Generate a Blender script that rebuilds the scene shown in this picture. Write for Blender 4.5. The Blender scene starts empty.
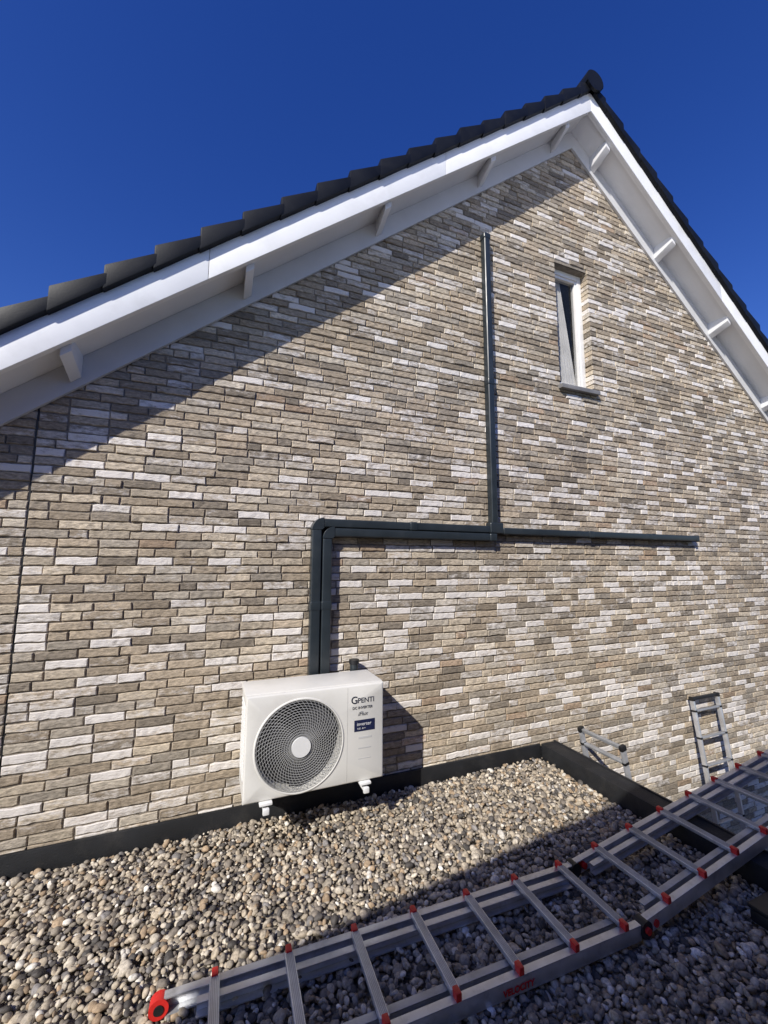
import bpy, bmesh, numpy as np, math, random
from mathutils import Vector, Matrix, Euler
random.seed(7); rng=np.random.default_rng(7)
scene=bpy.context.scene
scene.view_settings.view_transform='Standard'; scene.view_settings.look='None'; scene.view_settings.exposure=0
COL=bpy.context.collection

# ------------------------------------------------------------ materials
def new_mat(name):
    m=bpy.data.materials.new(name); m.use_nodes=True
    nt=m.node_tree; b=nt.nodes["Principled BSDF"]
    return m,nt,b
def N(nt,t,**k):
    n=nt.nodes.new(t)
    for a,v in k.items(): setattr(n,a,v)
    return n
def simple(name,col,rough=.5,metal=0,var=.12,scale=8,bump=0.0,bscale=60,spec=None,dirt=None,dirtscale=3,dirtamt=.6):
    m,nt,b=new_mat(name); L=nt.links
    tc=N(nt,"ShaderNodeTexCoord"); no=N(nt,"ShaderNodeTexNoise"); no.inputs["Scale"].default_value=scale; no.inputs["Detail"].default_value=3
    L.new(tc.outputs["Object"],no.inputs["Vector"])
    r=N(nt,"ShaderNodeMapRange"); r.inputs[1].default_value=.3; r.inputs[2].default_value=.7; r.inputs[3].default_value=1-var; r.inputs[4].default_value=1+var
    L.new(no.outputs["Fac"],r.inputs[0])
    mx=N(nt,"ShaderNodeVectorMath",operation='SCALE'); mx.inputs[0].default_value=col[:3]; L.new(r.outputs[0],mx.inputs["Scale"])
    out=mx.outputs[0]
    if dirt:
        n2=N(nt,"ShaderNodeTexNoise"); n2.inputs["Scale"].default_value=dirtscale; n2.inputs["Detail"].default_value=6; n2.inputs["Roughness"].default_value=.7
        L.new(tc.outputs["Object"],n2.inputs["Vector"])
        r2=N(nt,"ShaderNodeMapRange"); r2.inputs[1].default_value=.52; r2.inputs[2].default_value=.75; r2.inputs[4].default_value=dirtamt
        L.new(n2.outputs["Fac"],r2.inputs[0])
        mm=N(nt,"ShaderNodeMix",data_type='RGBA'); L.new(r2.outputs[0],mm.inputs[0]); L.new(out,mm.inputs[6]); mm.inputs[7].default_value=(*dirt,1)
        out=mm.outputs[2]
    L.new(out,b.inputs["Base Color"])
    b.inputs["Metallic"].default_value=metal
    if spec is not None: b.inputs["Specular IOR Level"].default_value=spec
    rr=N(nt,"ShaderNodeMapRange"); rr.inputs[3].default_value=max(rough-.1,.05); rr.inputs[4].default_value=min(rough+.12,1); L.new(no.outputs["Fac"],rr.inputs[0]); L.new(rr.outputs[0],b.inputs["Roughness"])
    if bump>0:
        n3=N(nt,"ShaderNodeTexNoise"); n3.inputs["Scale"].default_value=bscale; n3.inputs["Detail"].default_value=3; L.new(tc.outputs["Object"],n3.inputs["Vector"])
        bp=N(nt,"ShaderNodeBump"); bp.inputs["Strength"].default_value=bump; bp.inputs["Distance"].default_value=.01; L.new(n3.outputs["Fac"],bp.inputs["Height"]); L.new(bp.outputs[0],b.inputs["Normal"])
    return m

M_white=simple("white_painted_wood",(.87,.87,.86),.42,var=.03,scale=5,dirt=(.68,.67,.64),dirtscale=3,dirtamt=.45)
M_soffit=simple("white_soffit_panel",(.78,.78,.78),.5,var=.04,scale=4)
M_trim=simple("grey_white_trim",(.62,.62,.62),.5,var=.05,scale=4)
M_tile=simple("anthracite_roof_tile",(.0065,.0076,.0105),.5,var=.3,scale=5,bump=.06,bscale=90,spec=.22,dirt=(.016,.0165,.019),dirtscale=9)
M_duct=simple("dark_duct_pvc",(.022,.0295,.0355),.36,var=.12,scale=7,dirt=(.045,.051,.055),dirtscale=6)
M_bitumen=simple("bitumen",(.012,.013,.015),.65,var=.3,scale=7,bump=.3,bscale=120,dirt=(.05,.047,.043),dirtscale=6)
M_alu=simple("ladder_aluminium",(.66,.67,.69),.33,.62,var=.14,scale=9,dirt=(.33,.33,.33),dirtscale=14)
M_alud=simple("ladder_aluminium_dull",(.45,.46,.47),.42,.5,var=.2,scale=9,dirt=(.22,.22,.22),dirtscale=10)
M_red=simple("red_plastic",(.62,.025,.02),.4,var=.15,scale=20)
M_black=simple("black_plastic",(.014,.014,.015),.45,var=.2,scale=20)
M_ac=simple("ac_cream_enamel",(.74,.725,.675),.36,var=.03,scale=4,dirt=(.64,.62,.565),dirtscale=5)
M_acw=simple("ac_white_plastic",(.78,.78,.76),.4,var=.03)
M_wire=simple("grille_wire",(.42,.42,.41),.4,var=.05)
M_dark=simple("ac_dark_interior",(.012,.012,.013),.6,var=.2)
M_fan=simple("fan_blade_plastic",(.05,.05,.055),.4)
M_txt=simple("print_dark",(.03,.035,.06),.5)
M_lab=simple("label_navy",(.015,.02,.06),.35)
M_labw=simple("label_white",(.75,.75,.75),.4)
M_frame=simple("window_frame_paint",(.80,.785,.75),.4,var=.04)
M_sill=simple("sill_stone",(.20,.195,.19),.5,var=.2,bump=.1)
M_curtain=simple("curtain_cloth",(.85,.84,.82),.8,var=.1)
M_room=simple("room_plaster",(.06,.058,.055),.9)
def glass():
    m,nt,b=new_mat("window_glass"); b.inputs["Roughness"].default_value=.03
    b.inputs["Alpha"].default_value=.22; b.inputs["Base Color"].default_value=(.03,.035,.04,1); b.inputs["Specular IOR Level"].default_value=.7
    return m
M_glass=glass()

def brick_mat():
    m,nt,b=new_mat("hand_moulded_brick"); L=nt.links
    at=N(nt,"ShaderNodeAttribute",attribute_name="bcol"); tc=N(nt,"ShaderNodeTexCoord")
    mp=N(nt,"ShaderNodeMapping"); mp.inputs["Scale"].default_value=(.5,1,1.5); L.new(tc.outputs["Object"],mp.inputs[0])
    n1=N(nt,"ShaderNodeTexNoise"); n1.inputs["Scale"].default_value=60; n1.inputs["Detail"].default_value=4; n1.inputs["Roughness"].default_value=.72
    L.new(mp.outputs[0],n1.inputs["Vector"])
    r=N(nt,"ShaderNodeMapRange"); r.inputs[1].default_value=.32;r.inputs[2].default_value=.68;r.inputs[3].default_value=.56;r.inputs[4].default_value=1.36; L.new(n1.outputs["Fac"],r.inputs[0])
    sc=N(nt,"ShaderNodeVectorMath",operation='SCALE'); L.new(at.outputs["Color"],sc.inputs[0]); L.new(r.outputs[0],sc.inputs["Scale"])
    n2=N(nt,"ShaderNodeTexNoise"); n2.inputs["Scale"].default_value=24; n2.inputs["Detail"].default_value=5; n2.inputs["Roughness"].default_value=.78; L.new(mp.outputs[0],n2.inputs["Vector"])
    ad=N(nt,"ShaderNodeMath",operation='ADD'); L.new(n2.outputs["Fac"],ad.inputs[0]); L.new(at.outputs["Alpha"],ad.inputs[1])
    r2=N(nt,"ShaderNodeMapRange"); r2.inputs[1].default_value=.88;r2.inputs[2].default_value=1.12;r2.inputs[4].default_value=.95; L.new(ad.outputs[0],r2.inputs[0])
    mx=N(nt,"ShaderNodeMix",data_type='RGBA'); L.new(r2.outputs[0],mx.inputs[0]); L.new(sc.outputs[0],mx.inputs[6]); mx.inputs[7].default_value=(.80,.75,.69,1)
    # broad weathering so the wall is not evenly toned
    n5=N(nt,"ShaderNodeTexNoise"); n5.inputs["Scale"].default_value=.9; n5.inputs["Detail"].default_value=3; L.new(tc.outputs["Object"],n5.inputs["Vector"])
    r5=N(nt,"ShaderNodeMapRange"); r5.inputs[1].default_value=.3;r5.inputs[2].default_value=.7;r5.inputs[3].default_value=.90;r5.inputs[4].default_value=1.10; L.new(n5.outputs["Fac"],r5.inputs[0])
    s5=N(nt,"ShaderNodeVectorMath",operation='SCALE'); L.new(mx.outputs[2],s5.inputs[0]); L.new(r5.outputs[0],s5.inputs["Scale"])
    L.new(s5.outputs[0],b.inputs["Base Color"]); b.inputs["Roughness"].default_value=.9; b.inputs["Specular IOR Level"].default_value=.2
    bp=N(nt,"ShaderNodeBump"); bp.inputs["Strength"].default_value=.75; bp.inputs["Distance"].default_value=.009; L.new(n1.outputs["Fac"],bp.inputs["Height"]); L.new(bp.outputs[0],b.inputs["Normal"])
    return m
M_brick=brick_mat()
M_mortar=simple("recessed_mortar",(.27,.235,.19),.95,var=.25,scale=25,bump=.5,bscale=150,spec=.1)

def gravel_mat():
    m,nt,b=new_mat("river_pebbles"); L=nt.links
    at=N(nt,"ShaderNodeAttribute",attribute_name="pcol"); tc=N(nt,"ShaderNodeTexCoord")
    n1=N(nt,"ShaderNodeTexNoise"); n1.inputs["Scale"].default_value=90; n1.inputs["Detail"].default_value=4; L.new(tc.outputs["Object"],n1.inputs["Vector"])
    r=N(nt,"ShaderNodeMapRange"); r.inputs[1].default_value=.3;r.inputs[2].default_value=.7;r.inputs[3].default_value=.65;r.inputs[4].default_value=1.3; L.new(n1.outputs["Fac"],r.inputs[0])
    sc=N(nt,"ShaderNodeVectorMath",operation='SCALE'); L.new(at.outputs["Color"],sc.inputs[0]); L.new(r.outputs[0],sc.inputs["Scale"]); L.new(sc.outputs[0],b.inputs["Base Color"])
    b.inputs["Roughness"].default_value=.7; b.inputs["Specular IOR Level"].default_value=.3
    return m
M_peb=gravel_mat()
def gravel_far():
    m,nt,b=new_mat("gravel_bed"); L=nt.links
    tc=N(nt,"ShaderNodeTexCoord"); v=N(nt,"ShaderNodeTexVoronoi"); v.inputs["Scale"].default_value=38; L.new(tc.outputs["Object"],v.inputs["Vector"])
    cr=N(nt,"ShaderNodeValToRGB"); cr.color_ramp.elements[0].color=(.06,.05,.04,1); cr.color_ramp.elements[1].color=(.40,.345,.27,1)
    sp=N(nt,"ShaderNodeSeparateColor"); L.new(v.outputs["Color"],sp.inputs[0]); L.new(sp.outputs[0],cr.inputs[0]); L.new(cr.outputs[0],b.inputs["Base Color"])
    inv=N(nt,"ShaderNodeMath",operation='SUBTRACT'); inv.inputs[0].default_value=1; L.new(v.outputs["Distance"],inv.inputs[1])
    bp=N(nt,"ShaderNodeBump"); bp.inputs["Distance"].default_value=.03; L.new(inv.outputs[0],bp.inputs["Height"]); L.new(bp.outputs[0],b.inputs["Normal"]); b.inputs["Roughness"].default_value=.9
    return m
M_gfar=gravel_far()

# ------------------------------------------------------------ helpers
def empty(name,mat=None,parent=None):
    o=bpy.data.objects.new(name,None); COL.objects.link(o)
    if parent: o.parent=parent
    if mat is not None: o.matrix_local=mat
    return o
def mesh_obj(name,verts,faces,mat,parent=None,smooth=False,bevel=0,seg=2):
    me=bpy.data.meshes.new(name); me.from_pydata([tuple(v) for v in verts],[],faces); me.validate(); 
    bm=bmesh.new(); bm.from_mesh(me); bmesh.ops.recalc_face_normals(bm,faces=bm.faces)
    if bevel>0: bmesh.ops.bevel(bm,geom=list(bm.edges),offset=bevel,segments=seg,profile=.6,affect='EDGES')
    bm.to_mesh(me); bm.free()
    me.materials.append(mat); o=bpy.data.objects.new(name,me); COL.objects.link(o)
    if smooth or bevel>0:
        for p in me.polygons: p.use_smooth=True
        if bevel>0 or smooth=='auto':
            try: me.set_sharp_from_angle(angle=math.radians(35))
            except Exception: pass
    if parent: o.parent=parent
    return o
CUBEF=[(0,1,3,2),(4,6,7,5),(0,4,5,1),(2,3,7,6),(0,2,6,4),(1,5,7,3)]
def box(name,x0,x1,y0,y1,z0,z1,mat,parent=None,bevel=0,seg=2):
    v=[(x,y,z) for x in(x0,x1) for y in(y0,y1) for z in(z0,z1)]
    return mesh_obj(name,v,CUBEF,mat,parent,bevel=bevel,seg=seg)
def boxes(name,lst,mat,parent=None,bevel=0):
    V=[];F=[]
    for (x0,x1,y0,y1,z0,z1) in lst:
        n=len(V); V+=[(x,y,z) for x in(x0,x1) for y in(y0,y1) for z in(z0,z1)]; F+=[tuple(i+n for i in f) for f in CUBEF]
    return mesh_obj(name,V,F,mat,parent,bevel=bevel)
def hexa(name,lst,mat,parent=None,bevel=0):
    V=[];F=[]
    for v8 in lst:
        n=len(V); V+=v8; F+=[tuple(i+n for i in f) for f in CUBEF]
    return mesh_obj(name,V,F,mat,parent,bevel=bevel)
def cyl(name,p0,p1,r,mat,parent=None,seg=24,bevel=0):
    p0=Vector(p0);p1=Vector(p1); d=p1-p0; q=d.to_track_quat('Z','Y').to_matrix()
    V=[];F=[]
    for k,p in enumerate((p0,p1)):
        for i in range(seg):
            a=2*math.pi*i/seg; V.append(p+q@Vector((r*math.cos(a),r*math.sin(a),0)))
    for i in range(seg): j=(i+1)%seg; F.append((i,j,seg+j,seg+i))
    F.append(tuple(range(seg))[::-1]);F.append(tuple(range(seg,2*seg)))
    return mesh_obj(name,V,F,mat,parent,smooth='auto')

# ------------------------------------------------------------ house
AX,AZ,SL=3.52,6.334,.82
def Lz(x): return AZ-SL*abs(x-AX)
X0,X1=-2.3,9.34
WX0,WX1,WZ0,WZ1=3.20,3.665,3.485,4.865
house=empty("brick_house")
JX=-1.03
V=[];F=[];C=[]
ch=.0550; gap=.0085
palette=[((.445,.366,.268),0.24),((.345,.284,.21),0.20),((.52,.443,.335),0.20),((.272,.23,.178),0.14),((.395,.345,.275),0.13),((.59,.52,.415),0.07),((.42,.315,.22),0.02)]
pc=np.array([p[0] for p in palette]);pw=np.array([p[1] for p in palette]);pw/=pw.sum()
def add_brick(x0,x1,z0,z1,deep):
    n=len(V)
    if x1-x0<.02: return
    d=rng.normal(0,.0024); tilt=rng.normal(0,.009); ns=max(1,int((x1-x0)/.03))
    xs=np.linspace(x0,x1,ns+1)
    j=lambda s: rng.normal(0,s)
    bot=[(x+j(.0014),z0+j(.0018)) for x in xs]; top=[(x+j(.0014),z1+j(.0018)) for x in xs[::-1]]
    ring=bot+top; k=len(ring); cx=(x0+x1)/2;cz=(z0+z1)/2; ins=.004
    for i,(x,z) in enumerate(ring):
        e=1 if i in(0,ns,ns+1,2*ns+1) else 0
        V.append((x-ins*np.sign(x-cx)*e,-.003+d+tilt*(x-cx)+j(.0010),z-ins*np.sign(z-cz)))
    for (x,z) in ring: V.append((x,.002+d,z))
    yb=.135 if deep else .016
    for (x,z) in ring: V.append((x,yb,z))
    for i in range(ns): F.append((n+i,n+i+1,n+k-2-i,n+k-1-i))
    for a in range(2):
        o=n+a*k
        for i in range(k): jn=(i+1)%k; F.append((o+i,o+k+i,o+k+jn,o+jn))
    c=pc[rng.choice(len(pc),p=pw)]*rng.uniform(.80,1.20)
    u=rng.random(); low=.12*np.clip((3.4-z0)/3.4,0,1)
    w=.62+rng.normal(0,.1) if u<.15+low else (.43+rng.normal(0,.05) if u<.36+low else rng.uniform(.0,.34))
    C.extend([(c[0],c[1],c[2],max(0,min(1,w)))]*(3*k))
nc0=int(round(-3.0/ch)); nc1=int((AZ+.1)/ch)+1
for ci in range(nc0,nc1):
    z0=ci*ch+.005; z1=z0+ch-gap
    if ci<0: a,b=2.74,X1
    else: a,b=X0,X1
    half=(AZ+.12-z0)/SL
    a=max(a,AX-half); b=min(b,AX+half)
    if b-a<.05: continue
    segs=[(a,b,False,False)]
    if z1>WZ0 and z0<WZ1 and not(z1-WZ0<.02):
        segs=[(a,WX0,False,True),(WX1,b,True,False)]
    out=[]
    for s in segs:
        if s[0]<JX-.02<s[1] and z0<2.7: out+= [(s[0],JX-.005,False,False),(JX+.005,s[1],False,s[3])]
        else: out.append(s)
    for (sa,sb,dl,dr) in out:
        x=sa; first=True
        if sa in(JX+.005,WX1): off=rng.choice([.21,.10,.155]); 
        else: off=rng.uniform(.05,.21)
        while x<sb-.03:
            Lb=off if first else (rng.choice([.214,.100,.155],p=[.86,.10,.04])+rng.normal(0,.003))
            xe=min(x+Lb,sb)
            if sb-xe<.05: xe=sb
            zj=rng.normal(0,.0012)
            add_brick(x,xe-(0 if xe==sb else gap*rng.uniform(.6,1.3)),z0+zj,z1+zj,(first and dl) or (xe==sb and dr))
            x=xe; first=False
me=bpy.data.meshes.new("brickwork"); me.from_pydata(V,[],F); me.materials.append(M_brick)
at=me.color_attributes.new("bcol",'FLOAT_COLOR','POINT'); at.data.foreach_set("color",np.array(C,dtype=np.float32).ravel())
o=bpy.data.objects.new("brickwork",me); COL.objects.link(o); o.parent=house
ym=.0078
T=lambda x:Lz(x)+.14
V=[];F=[]
for pts in ([(X0,0),(WX0,0),(WX0,T(WX0)),(X0,T(X0))],[(WX0,0),(WX1,0),(WX1,WZ0),(WX0,WZ0)],[(WX0,WZ1),(WX1,WZ1),(WX1,T(WX1)),(AX,T(AX)),(WX0,T(WX0))],[(WX1,0),(X1,0),(X1,T(X1)),(WX1,T(WX1))],[(2.74,-3),(X1,-3),(X1,0),(2.74,0)]):
    n=len(V);V+=[(x,ym,z) for x,z in pts];F.append(tuple(range(n,n+len(pts))))
mesh_obj("mortar_bed",V,F,M_mortar,house)
boxes("side_walls",[(X0,X0+.1,.02,8,-3,T(X0)),(X1-.1,X1,.02,8,-3,T(X1)),(X0,X1,7.9,8,-3,1.5)],M_mortar,house)
box("expansion_joint_sealant",JX-.005,JX+.005,.004,.02,.1,2.6,M_black,house)

def slopepts(x0,x1,y0,y1,a0,b0,a1=None,b1=None):
    a1=a0 if a1 is None else a1; b1=b0 if b1 is None else b1
    return [(x,y,Lz(x)+o) for x,(oa,ob) in((x0,(a0,b0)),(x1,(a1,b1))) for y in(y0,y1) for o in(oa,ob)]
EXL,EXR=X0-.3,X1+.3
def split(bounds,y0,y1,a,b): return [slopepts(p,q,y0,y1,a,b) for p,q in bounds]
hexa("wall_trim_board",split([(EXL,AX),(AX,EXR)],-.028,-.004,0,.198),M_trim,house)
g=.0015
jl=[EXL,-.12,1.70,AX]; jr=[AX,5.55,EXR]
fb=[(p+g,q-g) for p,q in zip(jl[:-1],jl[1:])]+[(p+g,q-g) for p,q in zip(jr[:-1],jr[1:])]
hexa("verge_fascia",split(fb,-.300,-.276,.165,.385),M_white,house,bevel=.002)
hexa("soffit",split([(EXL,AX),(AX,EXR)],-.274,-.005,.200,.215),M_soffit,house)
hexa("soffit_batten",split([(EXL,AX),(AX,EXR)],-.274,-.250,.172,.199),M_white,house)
bl=[]
for bx in(-1.85,-.85,.14,1.18,2.25,3.22,3.81,4.81,5.75,6.76,7.7,8.7):
    w=.027; p=[]
    for x in(bx-w,bx+w):
        for y in(-.249,-.029):
            for o_ in((.125 if y<-.1 else .055),.199): p.append((x,y,Lz(x)+o_))
    bl.append(p)
hexa("outrigger_blocks",bl,M_soffit,house,bevel=.003)
hexa("roof_deck",split([(EXL,AX),(AX,EXR)],-.27,8,.30,.39),M_mortar,house)
def tiles(y0,y1,lo,hi,step=.2505):
    L=[]
    for s in(-1,1):
        x=AX+s*.03; k=0
        while abs(x-AX)<EXR-AX-.05:
            xe=x+s*step*(1 if k else .55)
            j=rng.normal(0,.003); tin=hi-.028+j; tout=hi+.034+j; lout=lo-rng.uniform(0,.004)
            xo=xe+s*.026; ya=y0-rng.uniform(0,.006)
            if s<0: L.append(slopepts(xo,x,ya,y1,lout,tout,lo+.012,tin))
            else: L.append(slopepts(x,xo,ya,y1,lo+.012,tin,lout,tout))
            x=xe;k+=1
    return L
hexa("verge_tiles",tiles(-.338,-.08,.376,.50),M_tile,house,bevel=.012)
hexa("field_tiles",tiles(-.075,8,.395,.475),M_tile,house)
y=-.37;k=0
while y<8:
    V=[];F=[];seg=14;r=.115+(.006 if k==0 else 0);L=.42
    for yy,rr in((y,r),(y+L+.03,r-.012)):
        for q in(0,1):
            for i in range(seg+1):
                a=math.pi*(-.12+1.24*i/seg); R=rr-(0 if q==0 else .018)
                V.append((AX+R*math.cos(a),yy,AZ+.455+R*math.sin(a)))
    n=seg+1
    for i in range(seg):
        F+=[(i,i+1,2*n+i+1,2*n+i),(n+i,3*n+i,3*n+i+1,n+i+1),(i,n+i,n+i+1,i+1),(2*n+i,2*n+i+1,3*n+i+1,3*n+i)]
    mesh_obj("ridge_tile",V,F,M_tile,house,smooth='auto'); y+=L;k+=1
cyl("ridge_end_cap",(AX,-.372,AZ+.455),(AX,-.345,AZ+.455),.112,M_tile,house)

# window
fy0,fy1=.085,.145
boxes("window_frame",[(WX0+.002,WX0+.058,fy0,fy1,WZ0+.002,WZ1-.002),(WX1-.058,WX1-.002,fy0,fy1,WZ0+.002,WZ1-.002),(WX0+.059,WX1-.059,fy0,fy1,WZ0+.002,WZ0+.06),(WX0+.059,WX1-.059,fy0,fy1,WZ1-.06,WZ1-.002)],M_frame,house,bevel=.003)
boxes("window_sash",[(WX0+.060,WX0+.085,fy0+.012,fy1+.01,WZ0+.062,WZ1-.062),(WX1-.082,WX1-.060,fy0+.012,fy1+.01,WZ0+.062,WZ1-.062),(WX0+.086,WX1-.083,fy0+.012,fy1+.01,WZ0+.062,WZ0+.09),(WX0+.086,WX1-.083,fy0+.012,fy1+.01,WZ1-.09,WZ1-.062)],M_frame,house,bevel=.003)
box("window_glass",WX0+.083,WX1-.080,.125,.129,WZ0+.088,WZ1-.088,M_glass,house)
V=[];F=[];n=36
for i in range(n+1):
    t=i/n; yv=.175+.014*math.sin(t*30)
    V+=[(WX0+.13+.09*t,yv,WZ1-.03),(WX0+.20+.20*t,yv,WZ0+.10)]
    if i<n: F.append((2*i,2*i+1,2*i+3,2*i+2))
mesh_obj("curtain",V,F,M_curtain,house,smooth=True)
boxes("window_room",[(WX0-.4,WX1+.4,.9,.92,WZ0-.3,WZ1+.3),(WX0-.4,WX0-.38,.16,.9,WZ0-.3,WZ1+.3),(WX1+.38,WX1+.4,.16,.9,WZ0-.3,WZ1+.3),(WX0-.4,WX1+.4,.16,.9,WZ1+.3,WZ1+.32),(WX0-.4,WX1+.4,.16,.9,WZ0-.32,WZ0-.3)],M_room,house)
boxes("cavity_closer",[(WX0-.02,WX0,.137,.165,WZ0,WZ1),(WX1,WX1+.02,.137,.165,WZ0,WZ1),(WX0,WX1,.02,.165,WZ1,WZ1+.02)],M_mortar,house)
box("window_sill",WX0-.03,WX1+.035,-.055,.12,WZ0-.045,WZ0-.002,M_sill,house,bevel=.004)

# ------------------------------------------------------------ flat roof
flat=empty("flat_roof")
box("gravel_bed",-6,2.72,-9,-.0,-.06,-.022,M_gfar,flat)
box("roof_slab",-6,2.86,-9,-.0,-3,-.061,simple("render_wall",(.35,.34,.32),.9),flat)
box("bitumen_upstand",-6,2.73,-.034,-.012,-.05,.104,M_bitumen,flat,bevel=.004)
boxes("roof_edge_kerb",[(2.725,2.87,-9,-.036,-.06,.113)],M_bitumen,flat,bevel=.012)
box("roof_edge_trim",2.871,2.885,-9,-.036,-.12,.12,simple("edge_trim_alu",(.06,.06,.065),.4,.6),flat,bevel=.002)

def ico(sub):
    bm=bmesh.new(); bmesh.ops.create_icosphere(bm,subdivisions=sub,radius=1); v=np.array([x.co[:] for x in bm.verts]); f=np.array([[q.index for q in t.verts] for t in bm.faces]); bm.free(); return v,f
bv,bf=ico(2)
variants=[]
for k in range(14):
    d=rng.normal(0,1,(5,3)); ph=rng.uniform(0,6,5); v=bv.copy(); s=np.ones(len(v))
    for a,p in zip(d,ph): s+=.07*np.sin(v@a*1.4+p)
    variants.append(v*s[:,None])
pitch=.0205
gx=np.arange(-1.9,2.735,pitch); gy=np.arange(-2.5,-.03,pitch)
GX,GY=np.meshgrid(gx,gy); P=np.stack([GX.ravel(),GY.ravel()],1)+rng.uniform(-.5,.5,(GX.size,2))*pitch*1.1
P=P[(P[:,0]<2.715)&(P[:,1]<-.045)]
n=len(P)
a=rng.lognormal(math.log(.0135),.34,n).clip(.007,.028); bb=a*rng.uniform(.6,.92,n); c=a*rng.uniform(.38,.65,n)
zz=rng.uniform(-.020,.005,n)+ .007*np.sin(P[:,0]*3.1)*np.cos(P[:,1]*4.3)
yaw=rng.uniform(0,2*np.pi,n); tx=rng.normal(0,.45,n); ty=rng.normal(0,.45,n)
cy,sy=np.cos(yaw),np.sin(yaw);cx_,sx_=np.cos(tx),np.sin(tx);c2,s2=np.cos(ty),np.sin(ty)
Z0=np.zeros(n);O1=np.ones(n)
Rz=np.stack([cy,-sy,Z0,sy,cy,Z0,Z0,Z0,O1],1).reshape(n,3,3);Rx=np.stack([O1,Z0,Z0,Z0,cx_,-sx_,Z0,sx_,cx_],1).reshape(n,3,3);Ry=np.stack([c2,Z0,s2,Z0,O1,Z0,-s2,Z0,c2],1).reshape(n,3,3)
R=Ry@Rx@Rz
vi=rng.integers(0,14,n); VV=np.array(variants)[vi]*np.stack([a,bb,c],1)[:,None,:]
VV=np.einsum('nij,nkj->nki',R,VV)+np.stack([P[:,0],P[:,1],zz],1)[:,None,:]
nv=len(bv);FF=(bf[None]+(np.arange(n)*nv)[:,None,None]).reshape(-1,3)
pp=np.array([(.48,.405,.30),(.36,.31,.24),(.235,.20,.16),(.61,.54,.43),(.10,.09,.08),(.38,.28,.18),(.74,.69,.60),(.27,.25,.23)]);w=np.array([.20,.2,.19,.11,.14,.10,.035,.06])
pcx=pp[rng.choice(8,n,p=w/w.sum())]*rng.uniform(.76,1.18,(n,1))
me=bpy.data.meshes.new("gravel"); me.vertices.add(n*nv); me.vertices.foreach_set("co",VV.astype(np.float32).ravel())
nf=len(FF); me.loops.add(nf*3); me.loops.foreach_set("vertex_index",FF.astype(np.int32).ravel()); me.polygons.add(nf); me.polygons.foreach_set("loop_start",np.arange(0,nf*3,3,dtype=np.int32))
me.update(calc_edges=True); me.polygons.foreach_set("use_smooth",np.ones(nf,dtype=bool))
at=me.color_attributes.new("pcol",'FLOAT_COLOR','POINT'); cc=np.concatenate([pcx,np.ones((n,1))],1); at.data.foreach_set("color",np.repeat(cc,nv,axis=0).astype(np.float32).ravel())
me.materials.append(M_peb); o=bpy.data.objects.new("gravel",me); COL.objects.link(o)

# ------------------------------------------------------------ cable ducts
duct=empty("cable_duct")
yb,yf=-.078,-.006
def D(name,x0,x1,z0,z1,f=yf,b=yb,bev=.014): return box(name,x0,x1,b,f,z0,z1,M_duct,duct,bevel=bev,seg=3)
D("riser_outer",.660,.731,.80,1.925); D("riser_inner",.741,.811,.80,1.855)
def elbow(name,cx,cz,r0,r1,a0,a1,y0=yb-.003,y1=yf):
    V=[];F=[];n=10
    for i in range(n+1):
        a=a0+(a1-a0)*i/n
        for r in(r0,r1):
            for y in(y0,y1): V.append((cx+r*math.cos(a),y,cz+r*math.sin(a)))
    for i in range(n):
        o=4*i; F+=[(o,o+1,o+5,o+4),(o+2,o+6,o+7,o+3),(o,o+4,o+6,o+2),(o+1,o+3,o+7,o+5)]
    F+=[(0,2,3,1),(4*n,4*n+1,4*n+3,4*n+2)]
    ob=mesh_obj(name,V,F,M_duct,duct,smooth='auto')
    md=ob.modifiers.new("b","BEVEL"); md.width=.008; md.segments=3; md.limit_method='ANGLE'
    return ob
elbow("outer_elbow",.747,1.915,.012,.090,math.pi,math.pi/2)
elbow("inner_elbow",.827,1.852,.012,.088,math.pi,math.pi/2)
D("run_upper",.745,2.228,1.935,1.998); D("run_lower",.825,2.228,1.867,1.931); D("run_side",2.37,5.07,1.928,1.988)
D("riser_top",2.252,2.316,2.02,4.80)
D("tee_cover",2.229,2.369,1.933,2.030,b=yb-.004); D("lower_coupling",2.225,2.30,1.864,1.9325,b=yb-.003)
D("riser_end_cap",2.245,2.323,4.77,4.83,b=yb-.004); D("run_end_cap",5.05,5.095,1.922,1.994,b=yb-.004)
D("joint_cover",1.45,1.52,1.931,2.002,b=yb-.004)
D("joint_cover_v",2.248,2.320,3.3,3.37,b=yb-.004)
for x in(3.4,4.3): D("joint_cover_h",x,x+.07,1.924,1.992,b=yb-.004)
D("riser_cover_a",.656,.735,1.33,1.40,b=yb-.003);D("riser_cover_b",.737,.815,1.33,1.40,b=yb-.003)
cyl("ac_connection_pipe",(.99,-.075,.75),(.99,-.075,.965),.03,M_duct,duct); cyl("ac_connection_cap",(.99,-.075,.945),(.99,-.075,.972),.037,M_black,duct)

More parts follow.
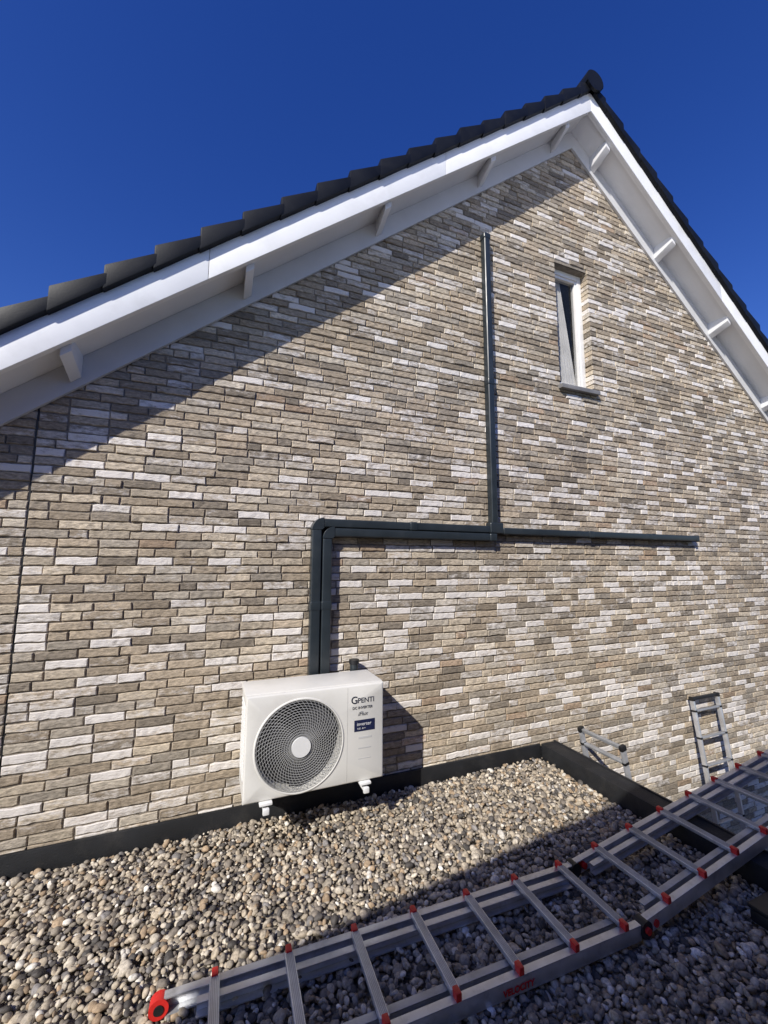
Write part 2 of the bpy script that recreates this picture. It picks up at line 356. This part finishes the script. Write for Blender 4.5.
# ------------------------------------------------------------ AC
ac=empty("air_conditioner_outdoor_unit")
ax0,ax1,ayf,ayb,az0,az1=.218,1.070,-.45,-.12,.322,.902
fcx,fcz,fr=.535,.595,.258
NS=96
def rect_hit(a,x0,x1,z0,z1):
    dx,dz=math.cos(a),math.sin(a); t=1e9
    if dx>1e-9:t=min(t,(x1-fcx)/dx)
    if dx<-1e-9:t=min(t,(x0-fcx)/dx)
    if dz>1e-9:t=min(t,(z1-fcz)/dz)
    if dz<-1e-9:t=min(t,(z0-fcz)/dz)
    return fcx+t*dx,fcz+t*dz
angs=sorted([2*math.pi*i/NS for i in range(NS)]+[math.atan2(z-fcz,x-fcx)%(2*math.pi) for x in(ax0,ax1) for z in(az0,az1)])
def ringrect(y,ins): return [(lambda p:(p[0],y,p[1]))(rect_hit(a,ax0+ins,ax1-ins,az0+ins,az1-ins)) for a in angs]
def ringc(y,r): return [(fcx+r*math.cos(a),y,fcz+r*math.sin(a)) for a in angs]
rings=[ringrect(ayf+.035,0),ringrect(ayf+.010,0),ringrect(ayf+.003,.004),ringrect(ayf,.010),ringc(ayf,fr+.012),ringc(ayf-.005,fr+.009),ringc(ayf-.006,fr+.004),ringc(ayf-.004,fr),ringc(ayf+.09,fr-.004)]
V=[p for r in rings for p in r];F=[];n=len(angs)
for k in range(len(rings)-1):
    for i in range(n): j=(i+1)%n; F.append((k*n+i,k*n+j,(k+1)*n+j,(k+1)*n+i))
mesh_obj("front_panel",V,F,M_ac,ac,smooth='auto')
box("casing_top",ax0-.004,ax1+.004,ayf+.030,ayb,az1-.035,az1+.004,M_ac,ac,bevel=.007)
boxes("casing",[(ax0+.002,ax0+.01,ayf+.036,ayb,az0,az1-.036),(ax1-.01,ax1-.002,ayf+.036,ayb,az0,az1-.036),(ax0+.011,ax1-.011,ayf+.036,ayb,az0,az0+.01),(ax0+.011,ax1-.011,ayb-.01,ayb,az0+.011,az1-.036)],M_ac,ac)
cyl("fan_shroud",(fcx,ayf+.10,fcz),(fcx,ayf+.11,fcz),fr+.04,M_dark,ac,seg=64)
lv=[(ax0-.003,ax0+.003,-.38,-.16,.42+.028*i,.432+.028*i) for i in range(15)]
boxes("side_louvres",lv,M_acw,ac)
for k in range(3):
    V=[];F=[];n=12
    for i in range(n+1):
        t=i/n; a=k*2*math.pi/3+t*1.25
        for r in(.05,.14,.24): V.append((fcx+r*math.cos(a+ r*1.2),ayf+.03+.055*t,fcz+r*math.sin(a+r*1.2)))
    for i in range(n):
        for q in(0,1): F.append((3*i+q,3*i+q+1,3*i+q+4,3*i+q+3))
    mesh_obj("fan_blade",V,F,M_fan,ac,smooth=True)
def dome(r): return ayf-.004-.022*(1-(r/fr)**2)
cu=bpy.data.curves.new("fan_grille",'CURVE'); cu.dimensions='3D'; cu.bevel_depth=.0013; cu.bevel_resolution=1
def spl(pts,cyc=False):
    s=cu.splines.new('POLY'); s.points.add(len(pts)-1)
    for i,p in enumerate(pts): s.points[i].co=(*p,1)
    s.use_cyclic_u=cyc
for i in range(14):
    r=.068+.0142*i; spl([(fcx+r*math.cos(t*math.pi/40),dome(r),fcz+r*math.sin(t*math.pi/40)) for t in range(80)],True)
for k in range(60):
    a0=2*math.pi*k/60; spl([(fcx+r*math.cos(a0+ (r-.05)*3.6),dome(r)+.002,fcz+r*math.sin(a0+(r-.05)*3.6)) for r in np.linspace(.055,fr-.001,14)])
cu.materials.append(M_wire); o=bpy.data.objects.new("fan_grille",cu); COL.objects.link(o); o.parent=ac
cyl("grille_hub",(fcx,ayf-.033,fcz),(fcx,ayf-.020,fcz),.056,M_acw,ac,seg=48)
def text(s,x,z,size,mat,y=ayf-.0015,parent=ac,bold=0,shear=0):
    c=bpy.data.curves.new("lettering",'FONT'); c.body=s; c.size=size; c.extrude=.0004; c.offset=bold; c.shear=shear; c.materials.append(mat)
    o=bpy.data.objects.new("lettering",c); COL.objects.link(o); o.rotation_euler=(math.pi/2,0,0); o.location=(x,y,z); o.parent=parent; return o
text("G",.848,.790,.062,M_txt,bold=.0008); text("PENTI",.892,.792,.043,M_txt,bold=.0005)
text("DC INVERTER",.858,.755,.022,M_txt,bold=.0003); text("iFlux",.895,.714,.034,M_txt,shear=.3)
box("energy_label",.872,1.01,ayf-.0012,ayf-.0002,.620,.688,M_lab,ac); text("inverter",.888,.654,.030,M_labw,y=ayf-.0022); text("R32  A++",.892,.632,.014,M_labw,y=ayf-.0022)
boxes("spec_stickers",[(.90,.99,ayf-.001,ayf-.0002,.575,.587),(.90,.985,ayf-.001,ayf-.0002,.515,.522),(.90,.985,ayf-.001,ayf-.0002,.455,.459)],simple("sticker_grey",(.5,.5,.49),.5),ac)
box("panel_seam",.826,.8275,ayf-.0007,ayf+.0,.335,.89,simple("seam_shadow_gap",(.38,.37,.35),.6),ac)
for x in(.345,.945):
    box("mounting_foot",x-.036,x+.036,-.470,-.10,az0-.016,az0-.001,M_acw,ac,bevel=.004)
    box("bracket_arm",x-.014,x+.014,-.482,-.012,az0-.052,az0-.028,M_acw,ac,bevel=.004)
    box("bracket_end_cap",x-.018,x+.018,-.488,-.465,az0-.057,az0-.024,M_acw,ac,bevel=.006)
    box("bracket_wall_plate",x-.02,x+.02,-.012,-.002,.12,.62,M_acw,ac)
    cyl("rubber_damper",(x,-.44,az0-.028),(x,-.44,az0-.016),.02,M_black,ac)
    hexa("bracket_brace",[[(xx,yy,zz2) for xx in(x-.010,x+.010) for (yy,zz2) in((-.30,az0-.052),(-.28,az0-.053),(-.012,.12),(-.012,.15))]],M_acw,ac)

# ------------------------------------------------------------ ladders
def basis(o,ex,ey):
    ex=Vector(ex).normalized(); ey=Vector(ey); ey=(ey-ex*ey.dot(ex)).normalized(); ez=ex.cross(ey)
    m=Matrix((ex,ey,ez)).transposed().to_4x4(); m.translation=Vector(o); return m
W=.39
def rail(name,x0,x1,yc,w,z0,z1,mat,par):
    s=1 if yc>0 else -1
    boxes(name,[(x0,x1,yc-w/2,yc+w/2,z0,z0+.006),(x0,x1,yc-w/2,yc+w/2,z1-.006,z1),(x0,x1,yc+s*w/2-.004*(s>0),yc+s*w/2+.004*(s<0),z0+.0061,z1-.0061)],mat,par,bevel=.0012)
def section(par,xa,xb,rungs,inner=(None,None)):
    rail("rail_far",xa,xb,W/2,.032,-.032,.030,M_alu,par); rail("rail_near",xa+.03,xb,-W/2,.032,-.032,.030,M_alu,par)
    if inner[0] is not None:
        rail("inner_rail_far",inner[0],inner[1],W/2-.056,.030,-.028,.024,M_alu,par); rail("inner_rail_near",inner[0],inner[1],-W/2+.056,.030,-.028,.024,M_alud,par)
    rg=[];caps=[];rib=[]
    for x in rungs:
        rg.append((x-.019,x+.019,-W/2+.01,W/2-.01,.0305,.051))
        rib+=[(x+q-.0014,x+q+.0014,-W/2+.02,W/2-.02,.0512,.0530) for q in(-.012,-.006,0,.006,.012)]
        for s in(-1,1): caps.append((x-.012,x+.012,s*W/2-.018,s*W/2+.018,.028,.058))
    boxes("rungs",rg,M_alu,par,bevel=.005); boxes("rung_ribs",rib,M_alud,par); boxes("rung_end_caps",caps,M_red,par,bevel=.005)
lad=empty("aluminium_ladder")
s1=empty("lower_section",basis((0,-1.318,.04),(1,-.032,0),(.032,1,0)),lad)
section(s1,-.11,1.86,[.08+.2825*k for k in range(7)],(.02,1.80))
def foot(par,x,y,name):
    cyl(name,(x,y-.020,0),(x,y+.020,0),.034,M_red,par); cyl(name+"_core",(x,y-.024,0),(x,y+.024,0),.017,M_black,par)
foot(s1,-.11,W/2,"foot_far"); foot(s1,-.08,-W/2,"foot_near")
text("VELOCITY",1.12,-.018,.032,M_red,y=-W/2-.0185,parent=s1,bold=.001)
s2=empty("upper_section",basis((1.88,-1.375,.045),(1,.015,.122),(-.015,1,0)),lad)
section(s2,-.02,2.9,[.18+.2825*k for k in range(10)],(.08,2.9))
for s in(-1,1):
    cyl("hinge",(0,s*W/2-.024,-.002),(0,s*W/2+.024,-.002),.036,M_black,s2); cyl("hinge_knob",(0,s*(W/2+.024),0),(0,s*(W/2+.036),0),.014,M_red,s2)
    cyl("hinge_lock",(.07,s*W/2-.022,-.006),(.07,s*W/2+.022,-.006),.016,M_red,s2)

def stand_ladder(name,top,down,across,width,length,n,sp,capmat=M_black,bar=True):
    e=empty(name)
    for s in(0,1):
        y=s*width
        boxes("stile",[(0,length,y-.012,y+.012,-.022,.022)],M_alu,e,bevel=.005)
        box("stile_cap",-.02,.022,y-.016,y+.016,-.027,.027,capmat,e,bevel=.008)
        boxes("lock_collars",[(.11+k*sp,.130+k*sp,y-.0145,y+.0145,-.025,.025) for k in range(n)],capmat,e,bevel=.004)
    boxes("rungs",[(.110+k*sp,.128+k*sp,.018,width-.018,-.020,.020) for k in range(n)],M_alud,e,bevel=.005)
    if bar: box("top_bar",-.015,.015,.02,width-.02,-.018,.018,capmat,e,bevel=.006)
    else: box("top_bar",-.012,.014,.02,width-.02,-.014,.014,M_alud,e,bevel=.004)
    e.matrix_world=basis(top,down,across); return e
stand_ladder("aluminium_ladder",(4.76,-.06,.255),(.0,-.12,-1),(1,0,0),.42,3.15,11,.26)
stand_ladder("aluminium_ladder",(3.05,-.58,.235),(.20,0,-1),(0,1,0),.40,3.2,10,.30,bar=False)

tb=empty("toolbox")
box("body",2.44,2.70,-1.86,-1.70,.0,.055,M_black,tb,bevel=.012); box("lid",2.434,2.706,-1.866,-1.694,.056,.078,M_black,tb,bevel=.01)
boxes("handle",[(2.51,2.525,-1.79,-1.77,.078,.095),(2.61,2.625,-1.79,-1.77,.078,.095),(2.51,2.625,-1.79,-1.77,.0955,.105)],M_black,tb,bevel=.003)

# ------------------------------------------------------------ ground
def ground_mat():
    m,nt,b=new_mat("ground_paving"); L=nt.links; tc=N(nt,"ShaderNodeTexCoord")
    br=N(nt,"ShaderNodeTexBrick"); br.inputs["Scale"].default_value=2.5; br.inputs["Color1"].default_value=(.14,.13,.12,1);br.inputs["Color2"].default_value=(.2,.18,.16,1);br.inputs["Mortar"].default_value=(.05,.05,.045,1); L.new(tc.outputs["Object"],br.inputs["Vector"])
    L.new(br.outputs["Color"],b.inputs["Base Color"]); b.inputs["Roughness"].default_value=.9; return m
mesh_obj("ground",[(-600,-600,-3.0),(600,-600,-3.0),(600,600,-3.0),(-600,600,-3.0)],[(0,1,2,3)],ground_mat())

nb=empty("neighbour_house")
M_nb=simple("neighbour_brick",(.20,.155,.12),.9,var=.2,scale=3,bump=.3)
k=(-.99)-(-3.9); H=1.156*k
ang=math.radians(6)
def rot(x,y): 
    px,py=-3.3,-3.95; c_,s_=math.cos(ang),math.sin(ang); return (px+(x)*c_-(y)*s_,py+x*s_+y*c_)
def rbox(name,x0,x1,y0,y1,z0,z1,mat):
    v=[(*rot(x,y),z) for x in(x0,x1) for y in(y0,y1) for z in(z0,z1)]; return mesh_obj(name,v,CUBEF,mat,nb)
rbox("walls",0,9,-7,-.02,-3,H-.18,M_nb); rbox("roof_edge",-.05,9.05,-7.05,.0,H-.18,H,M_white)
rbox("window_frame",2.0,4.0,-.019,.02,1.0,2.2,M_white); rbox("window_pane",2.08,3.92,.021,.024,1.08,2.12,M_glass)

# ------------------------------------------------------------ light
sd=Vector((1.18,1,-1.156)).normalized()
elev=math.asin(-sd.z); rotn=math.atan2(-sd.x,-sd.y)
sun=bpy.data.objects.new("sun",bpy.data.lights.new("sun",'SUN')); COL.objects.link(sun)
sun.data.energy=5.0; sun.data.angle=math.radians(.5); sun.data.color=(1,.955,.885)
sun.rotation_euler=sd.to_track_quat('-Z','Y').to_euler()
w=bpy.data.worlds.new("World"); scene.world=w; w.use_nodes=True; nt=w.node_tree
sk=nt.nodes.new("ShaderNodeTexSky"); sk.sky_type='NISHITA'; sk.sun_disc=False; sk.sun_elevation=elev; sk.sun_rotation=rotn%(2*math.pi)
sk.air_density=1.05; sk.dust_density=.35; sk.ozone_density=4.0; sk.altitude=0
hs=nt.nodes.new("ShaderNodeHueSaturation"); hs.inputs["Saturation"].default_value=1.30; hs.inputs["Hue"].default_value=.526; hs.inputs["Value"].default_value=1.08
nt.links.new(sk.outputs[0],hs.inputs["Color"])
nt.links.new(hs.outputs[0],nt.nodes["Background"].inputs[0]); nt.nodes["Background"].inputs[1].default_value=.125

# ------------------------------------------------------------ camera
cd=bpy.data.cameras.new("camera"); cam=bpy.data.objects.new("camera",cd); COL.objects.link(cam); scene.camera=cam
cd.sensor_fit='VERTICAL'; cd.sensor_height=32; cd.lens=412.8/1024*32; cd.clip_start=.02; cd.clip_end=2000
ph,th,ro=math.radians(6.91),math.radians(22.34),math.radians(.212)
fwd=Vector((math.cos(ph)*math.sin(th),math.cos(ph)*math.cos(th),math.sin(ph)))
right=Vector((math.cos(th),-math.sin(th),0)); up=right.cross(fwd)
c_,s_=math.cos(ro),math.sin(ro); r2=right*c_+up*s_; u2=up*c_-right*s_
m=Matrix((r2,u2,-fwd)).transposed().to_4x4(); m.translation=Vector((0,-3.05,1.68)); cam.matrix_world=m
